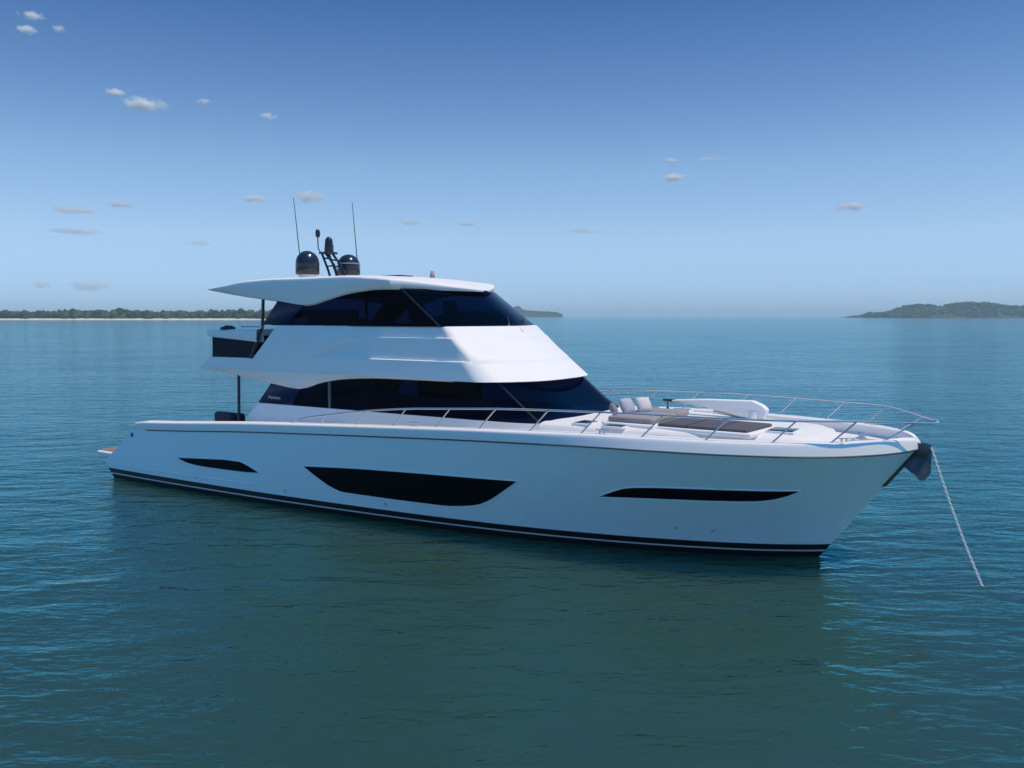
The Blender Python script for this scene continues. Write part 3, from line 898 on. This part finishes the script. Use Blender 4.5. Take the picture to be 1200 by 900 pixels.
for s in (-1, 1):                                         # the two fluke plates of the plough
    an.add([(22.46, s * .02, 2.30), (22.455, s * .10, 1.95), (22.38, s * .17, 1.83), (22.28, s * .19, 1.83), (22.17, s * .17, 1.93), (22.05, s * .12, 2.03), (21.93, s * .07, 2.07), (22.10, s * .04, 2.26),
            (22.43, s * .00, 2.30), (22.43, s * .07, 1.97), (22.37, s * .14, 1.87), (22.29, s * .16, 1.87), (22.19, s * .14, 1.96), (22.07, s * .09, 2.06), (21.97, s * .04, 2.10), (22.12, s * .01, 2.25)],
           [tuple(range(8)), tuple(range(15, 7, -1))] + [(i, (i + 1) % 8, 8 + (i + 1) % 8, 8 + i) for i in range(8)])
an.build('anchor', M['dark_steel'], yacht, angle=25)

# anchor chain: real links from the roller down into the sea
def chain():
    a = Vector((22.47, 0, 2.42)); b = Vector((23.50, -.42, -0.12))
    pts = []
    N = 200
    for i in range(N + 1):
        t = i / N
        p = a.lerp(b, t); p.z -= .10 * math.sin(math.pi * t); pts.append(p)
    L = [0]
    for i in range(N): L.append(L[-1] + (pts[i + 1] - pts[i]).length)
    pitch = .052; mb = MB(); k = 0; d = 0; j = 0
    while d < L[-1] - pitch:
        while L[j + 1] < d: j += 1
        f = (d - L[j]) / (L[j + 1] - L[j]); p = pts[j].lerp(pts[j + 1], f)
        ax = (pts[min(N, j + 2)] - pts[max(0, j - 1)]).normalized()
        u = ax.cross(Vector((0, 0, 1))).normalized(); w = ax.cross(u)
        if k % 2: u = w
        ring = []
        for q in range(12):
            t = 2 * math.pi * q / 12
            ring.append(p + ax * (.039 * math.cos(t)) + u * (.021 * math.sin(t)))
        mb.tube(ring, .008, 5, closed=True)
        d += pitch; k += 1
    o = mb.build('anchor_chain', M['galv']); o.matrix_world = YM
    tag(o, 'pale galvanised anchor chain running from the bow down into the water', 'chain')
chain()

# ---------------------------------------------------------------- cockpit furniture
sofa = empty('cockpit_sofa', YM @ Vector((4.1, -1.55, .86)), YA)
tag(sofa, 'navy cushioned sofa in the aft cockpit beside the dark post', 'sofa')
MB().box(-.55, .45, -.55, .55, 0, .75, .03).build('sofa_base', M['white'], sofa)
MB().box(-.55, .45, -.55, .55, .752, .95, .06).build('seat_cushion', M['navy'], sofa)
MB().box(-.30, .45, -.50, -.25, .95, 1.36, .08).box(-.05, .40, -.22, .12, .95, 1.30, .09).build('back_cushion', M['navy'], sofa)
MB().prism([(4.7, .86), (4.62, 2.10), (5.1, 2.36), (5.42, 2.40), (5.42, .86)], -1.46, -.5, .03).build('wet_bar', M['smoke'], yacht)

# ================================================================== SHORES
def noise_mat(name, c1, c2, scale, rough=.9):
    m = bpy.data.materials.new(name); m.use_nodes = True
    n, l = m.node_tree.nodes, m.node_tree.links
    b = n['Principled BSDF']; b.inputs['Roughness'].default_value = rough; b.inputs['Specular IOR Level'].default_value = .15
    g = n.new('ShaderNodeNewGeometry')
    t = n.new('ShaderNodeTexNoise'); t.inputs['Scale'].default_value = scale; t.inputs['Detail'].default_value = 4
    l.new(g.outputs['Position'], t.inputs['Vector'])
    r = n.new('ShaderNodeValToRGB'); r.color_ramp.elements[0].position = .35; r.color_ramp.elements[1].position = .65
    r.color_ramp.elements[0].color = (*c1, 1); r.color_ramp.elements[1].color = (*c2, 1)
    l.new(t.outputs['Fac'], r.inputs[0]); l.new(r.outputs[0], b.inputs['Base Color'])
    return m
M['leaf'] = noise_mat('forest foliage', (.022, .045, .022), (.075, .105, .04), .06)
M['sand'] = noise_mat('beach sand', (.62, .56, .47), (.72, .67, .58), .2)
M['rock'] = noise_mat('island slope', (.025, .05, .035), (.06, .085, .06), .02)

_ico = bmesh.new(); bmesh.ops.create_icosphere(_ico, subdivisions=2, radius=1.0)
_ico.verts.index_update()
ICO_V = [v.co.copy() for v in _ico.verts]; ICO_F = [tuple(v.index for v in f.verts) for f in _ico.faces]
_ico.free()

def forest(name, spots, label, m):
    """spots: (x, y, zbase, height, width) -> every tree a trunk and a crown of ragged leaf clumps, one object"""
    vs, fs = [], []
    for (x, y, z, h, w) in spots:
        ph = Vector((random.uniform(-50, 50), random.uniform(-50, 50), 0))
        k = len(vs)                                     # trunk
        for (rr, zz) in ((w * .06, 0), (w * .03, h * .7)):
            for j in range(5):
                t = 2 * math.pi * j / 5; vs.append((x + rr * math.cos(t), y + rr * math.sin(t), z + zz))
        for j in range(5): fs.append((k + j, k + (j + 1) % 5, k + 5 + (j + 1) % 5, k + 5 + j))
        for c in range(random.randint(4, 6)):
            r = w * random.uniform(.24, .42)
            cx = x + random.uniform(-.34, .34) * w; cy = y + random.uniform(-.34, .34) * w
            cz = z + h * random.uniform(.38, .92) - r * .4
            k = len(vs)
            for p in ICO_V:
                q = 1 + .55 * noise.noise(p * 2.3 + ph + Vector((c * 7, 0, 0)))
                vs.append((cx + p.x * r * q, cy + p.y * r * q, cz + p.z * r * q * .85))
            fs += [tuple(i + k for i in f) for f in ICO_F]
    o = link_mesh(name, vs, fs, m, smooth=False)
    tag(o, label, kind='stuff'); return o

def terrain(name, x0, x1, y0, y1, fn, m, label, nx=120, ny=16):
    rows = [[(x0 + (x1 - x0) * i / nx, y0 + (y1 - y0) * j / ny, fn(i / nx, j / ny)) for i in range(nx + 1)] for j in range(ny + 1)]
    o = MB().grid(rows).build(name, m); tag(o, label, kind='structure'); return o

# low wooded shore far to the left, about a kilometre off
LX0, LX1, LY = -1000.0, -160.0, 1000.0
def lshore(x): return LY + 14 * math.sin(x * .011) + 8 * math.sin(x * .037 + 1)
def lz(u, v):
    return -1.0 + 3.2 * sstep(v, .0, .16) * sstep(u, 1.0, .93) - 0.2 * sstep(v, .9, 1)
terrain('shore_ground', LX0, LX1, LY - 12, LY + 160, lz, M['sand'], 'pale sand shore under the distant trees at the left', 140, 24)
spots = []
x = LX0 + 5
while x < LX1 - 45:
    for row in range(4):
        h = random.uniform(7.0, 10.5) * (1.0 + .14 * noise.noise(Vector((x * .02, 3, 0)))) * (1.2 if random.random() < .06 else 1)
        spots.append((x + random.uniform(-3, 3), LY + 14 + row * 10 + random.uniform(-3, 3), 1.5, h, random.uniform(7, 12)))
    x += random.uniform(4.0, 6.5)
forest('forest', spots, 'low dark green wood along the far shore at the left', M['leaf'])

# wooded islands on the right, about two kilometres off
hprof = pchip([(856, -3), (870, 3), (890, 8), (920, 9), (950, 12), (972, 22), (988, 28), (1022, 30), (1040, 23), (1060, 11), (1076, 20), (1099, 31), (1150, 35), (1203, 29), (1235, 25), (1278, 23), (1380, 25), (1500, 18), (1580, 6), (1620, -3)])
def rz(u, v):
    x = 840 + 780 * u
    h = hprof(x) * math.sin(math.pi * min(1, max(0, v))) ** .7
    return h + (2.5 * noise.noise(Vector((x * .03, v * 9, 0))) if h > 2 else 0) - .5
terrain('island_hills', 840, 1620, 1960, 2300, rz, M['rock'], 'wooded twin hills of the island at the far right', 180, 24)
spots = []
for i in range(1500):
    u = random.random(); v = random.uniform(.03, .6)
    z = rz(u, v)
    if z < .4: continue
    spots.append((840 + 780 * u, 1960 + 340 * v, z - 1.2, random.uniform(4, 7.5), random.uniform(7, 12)))
forest('forest', spots, 'trees covering the island hills at the far right', M['leaf'])
MB().slab([(1185, 1935), (1330, 1930), (1340, 1985), (1195, 1985)], -.5, 1.6, .3).build('beach', M['sand']).__setitem__('kind', 'structure')

# small headland just right of the wheelhouse, about three kilometres off
kprof = pchip([(-260, -2), (-220, 14), (-150, 22), (-60, 24), (-15, 27), (8, 33), (22, 35), (38, 25), (61, 21), (122, 17), (165, 14), (176, 6), (184, -3)])
def kz(u, v):
    x = -260 + 450 * u
    h = kprof(x) * math.sin(math.pi * v) ** .5
    return h + (2.0 * noise.noise(Vector((x * .04, v * 9, 3))) if h > 3 else 0) - .5
terrain('headland', -260, 190, 2960, 3140, kz, M['rock'], 'small rocky headland on the horizon beyond the wheelhouse', 140, 16)
spots = []
for i in range(330):
    u = random.random(); v = random.uniform(.08, .6); z = kz(u, v)
    if z < 2: continue
    spots.append((-260 + 450 * u, 2960 + 180 * v, z - 2.5, random.uniform(4, 6.5), random.uniform(8, 13)))
forest('forest', spots, 'scrub and trees on top of the distant headland', M['leaf'])

# ================================================================== CLOUDS
CLOUDS = [
    (-1442, 2645, 905, 41, 14, 0.8, 'thin slanting wisp of cloud highest at the upper left corner'),
    (-1534, 2776, 905, 33, 15, 1.0, 'small bright cloud puff just under the slanting wisp at upper left'),
    (-1427, 2768, 905, 21, 15, 0.4, 'faint curl of cloud right of the small bright puff at upper left'),
    (-1602, 3529, 905, 44, 20, 0.9, 'small ragged cloud puff just above and left of the largest cloud'),
    (-1576, 3724, 905, 95, 33, 1.3, 'largest and brightest white cloud in the left half of the sky'),
    (-1299, 3681, 905, 38, 16, 0.4, 'faint small puff to the right of the largest cloud'),
    (-1104, 3943, 905, 42, 21, 0.7, 'lone small white cloud high above the left whip antenna'),
    (-3383, 6694, 822, 196, 34, 0.8, 'flat white streak of cloud low at the left with a tail to its right'),
    (-3094, 6832, 885, 143, 30, 0.8, 'short flat cloud just right of the low left streak'),
    (-1977, 6683, 905, 126, 35, 0.9, 'flat white cloud just left of the tip of the left whip antenna'),
    (-1520, 6588, 905, 164, 58, 0.8, 'broad layered pale cloud behind the tip of the left whip antenna'),
    (-3388, 6691, 652, 271, 34, 0.35, 'long very faint streak below the low left clouds'),
    (-2555, 7051, 597, 128, 30, 0.3, 'barely visible pale patch low over the yacht stern'),
    (-869, 7450, 805, 128, 30, 0.5, 'pale cloud fragment just right of the right whip antenna'),
    (-392, 7490, 802, 106, 30, 0.7, 'short pale cloud second to the right of the right whip antenna'),
    (621, 7474, 735, 196, 26, 0.35, 'long thin faint cloud line above the windscreen'),
    (923, 5049, 905, 50, 18, 0.7, 'tiny puff directly above the bright oval cloud right of centre'),
    (1059, 5663, 905, 99, 29, 1.2, 'bright oval cloud right of centre under a tiny puff'),
    (1138, 4995, 905, 120, 18, 0.35, 'faint thin cloud streak to the right of the tiny puff'),
    (2748, 6979, 884, 151, 42, 0.9, 'soft flat cloud alone in the right part of the sky'),
    (-3295, 6737, 232, 188, 56, 0.5, 'pinkish soft low cloud just above the wooded shore'),
    (-3608, 6575, 240, 90, 38, 0.4, 'small dim cloud low at far left above the wooded shore'),
]
def cloud_material(density, seed):
    m = bpy.data.materials.new('cloud vapour'); m.use_nodes = True
    n, l = m.node_tree.nodes, m.node_tree.links
    n.remove(n['Principled BSDF'])
    v = n.new('ShaderNodeVolumePrincipled')
    v.inputs['Color'].default_value = (.99, 1.0, 1.0, 1); v.inputs['Anisotropy'].default_value = 0.0
    tc = n.new('ShaderNodeTexCoord')
    ln = n.new('ShaderNodeVectorMath'); ln.operation = 'LENGTH'; l.new(tc.outputs['Object'], ln.inputs[0])
    mp = n.new('ShaderNodeMapping'); mp.inputs['Location'].default_value = (seed * 3.7, seed * 1.3, seed * 2.1)
    mp.inputs['Scale'].default_value = (1.5, 1.0, .8)
    l.new(tc.outputs['Object'], mp.inputs['Vector'])
    t = n.new('ShaderNodeTexNoise'); t.inputs['Scale'].default_value = 1.5; t.inputs['Detail'].default_value = 5; t.inputs['Roughness'].default_value = .6
    l.new(mp.outputs[0], t.inputs['Vector'])
    s1 = n.new('ShaderNodeMath'); s1.operation = 'MULTIPLY_ADD'; s1.inputs[1].default_value = 1.9; s1.inputs[2].default_value = -.25
    l.new(t.outputs['Fac'], s1.inputs[0])
    s2 = n.new('ShaderNodeMath'); s2.operation = 'SUBTRACT'; l.new(s1.outputs[0], s2.inputs[0]); l.new(ln.outputs['Value'], s2.inputs[1])
    mr = n.new('ShaderNodeMapRange'); mr.interpolation_type = 'SMOOTHSTEP'
    mr.inputs[1].default_value = -.12; mr.inputs[2].default_value = .75; mr.inputs[3].default_value = 0; mr.inputs[4].default_value = density
    l.new(s2.outputs[0], mr.inputs[0]); l.new(mr.outputs[0], v.inputs['Density'])
    l.new(v.outputs[0], n['Material Output'].inputs['Volume'])
    return m
for i, (x, y, z, sx, sz, d, lab) in enumerate(CLOUDS):
    vs = []
    for p in ICO_V:
        k = 1 + .12 * noise.noise(p * 1.6 + Vector((i * 5.0, 0, 0)))
        vs.append(p * k)
    o = link_mesh('cloud', vs, ICO_F, cloud_material(d * 9.0 / (1.4 * sx), i + 1.0))
    o.location = (x, y, z); o.scale = (sx * 1.15, sx * .7, sz * 1.15)
    o.rotation_euler = (0, 0, math.atan2(-x, y))
    tag(o, lab, 'cloud')

# ================================================================== AIR
def haze():
    m = bpy.data.materials.new('sea air'); m.use_nodes = True
    n, l = m.node_tree.nodes, m.node_tree.links
    n.remove(n['Principled BSDF'])
    v = n.new('ShaderNodeVolumePrincipled')
    v.inputs['Color'].default_value = (.72, .92, 1.0, 1)
    v.inputs['Density'].default_value = 0.00018
    v.inputs['Anisotropy'].default_value = 0.0
    l.new(v.outputs[0], n['Material Output'].inputs['Volume'])
    m.cycles.homogeneous_volume = True if hasattr(m.cycles, 'homogeneous_volume') else False
    o = MB().box(-8200, 8200, -8200, 8200, -3.0, 52.0, 0).build('haze', m, smooth=False)
    tag(o, 'thin bluish sea haze that fades the far shores', kind='stuff')
haze()
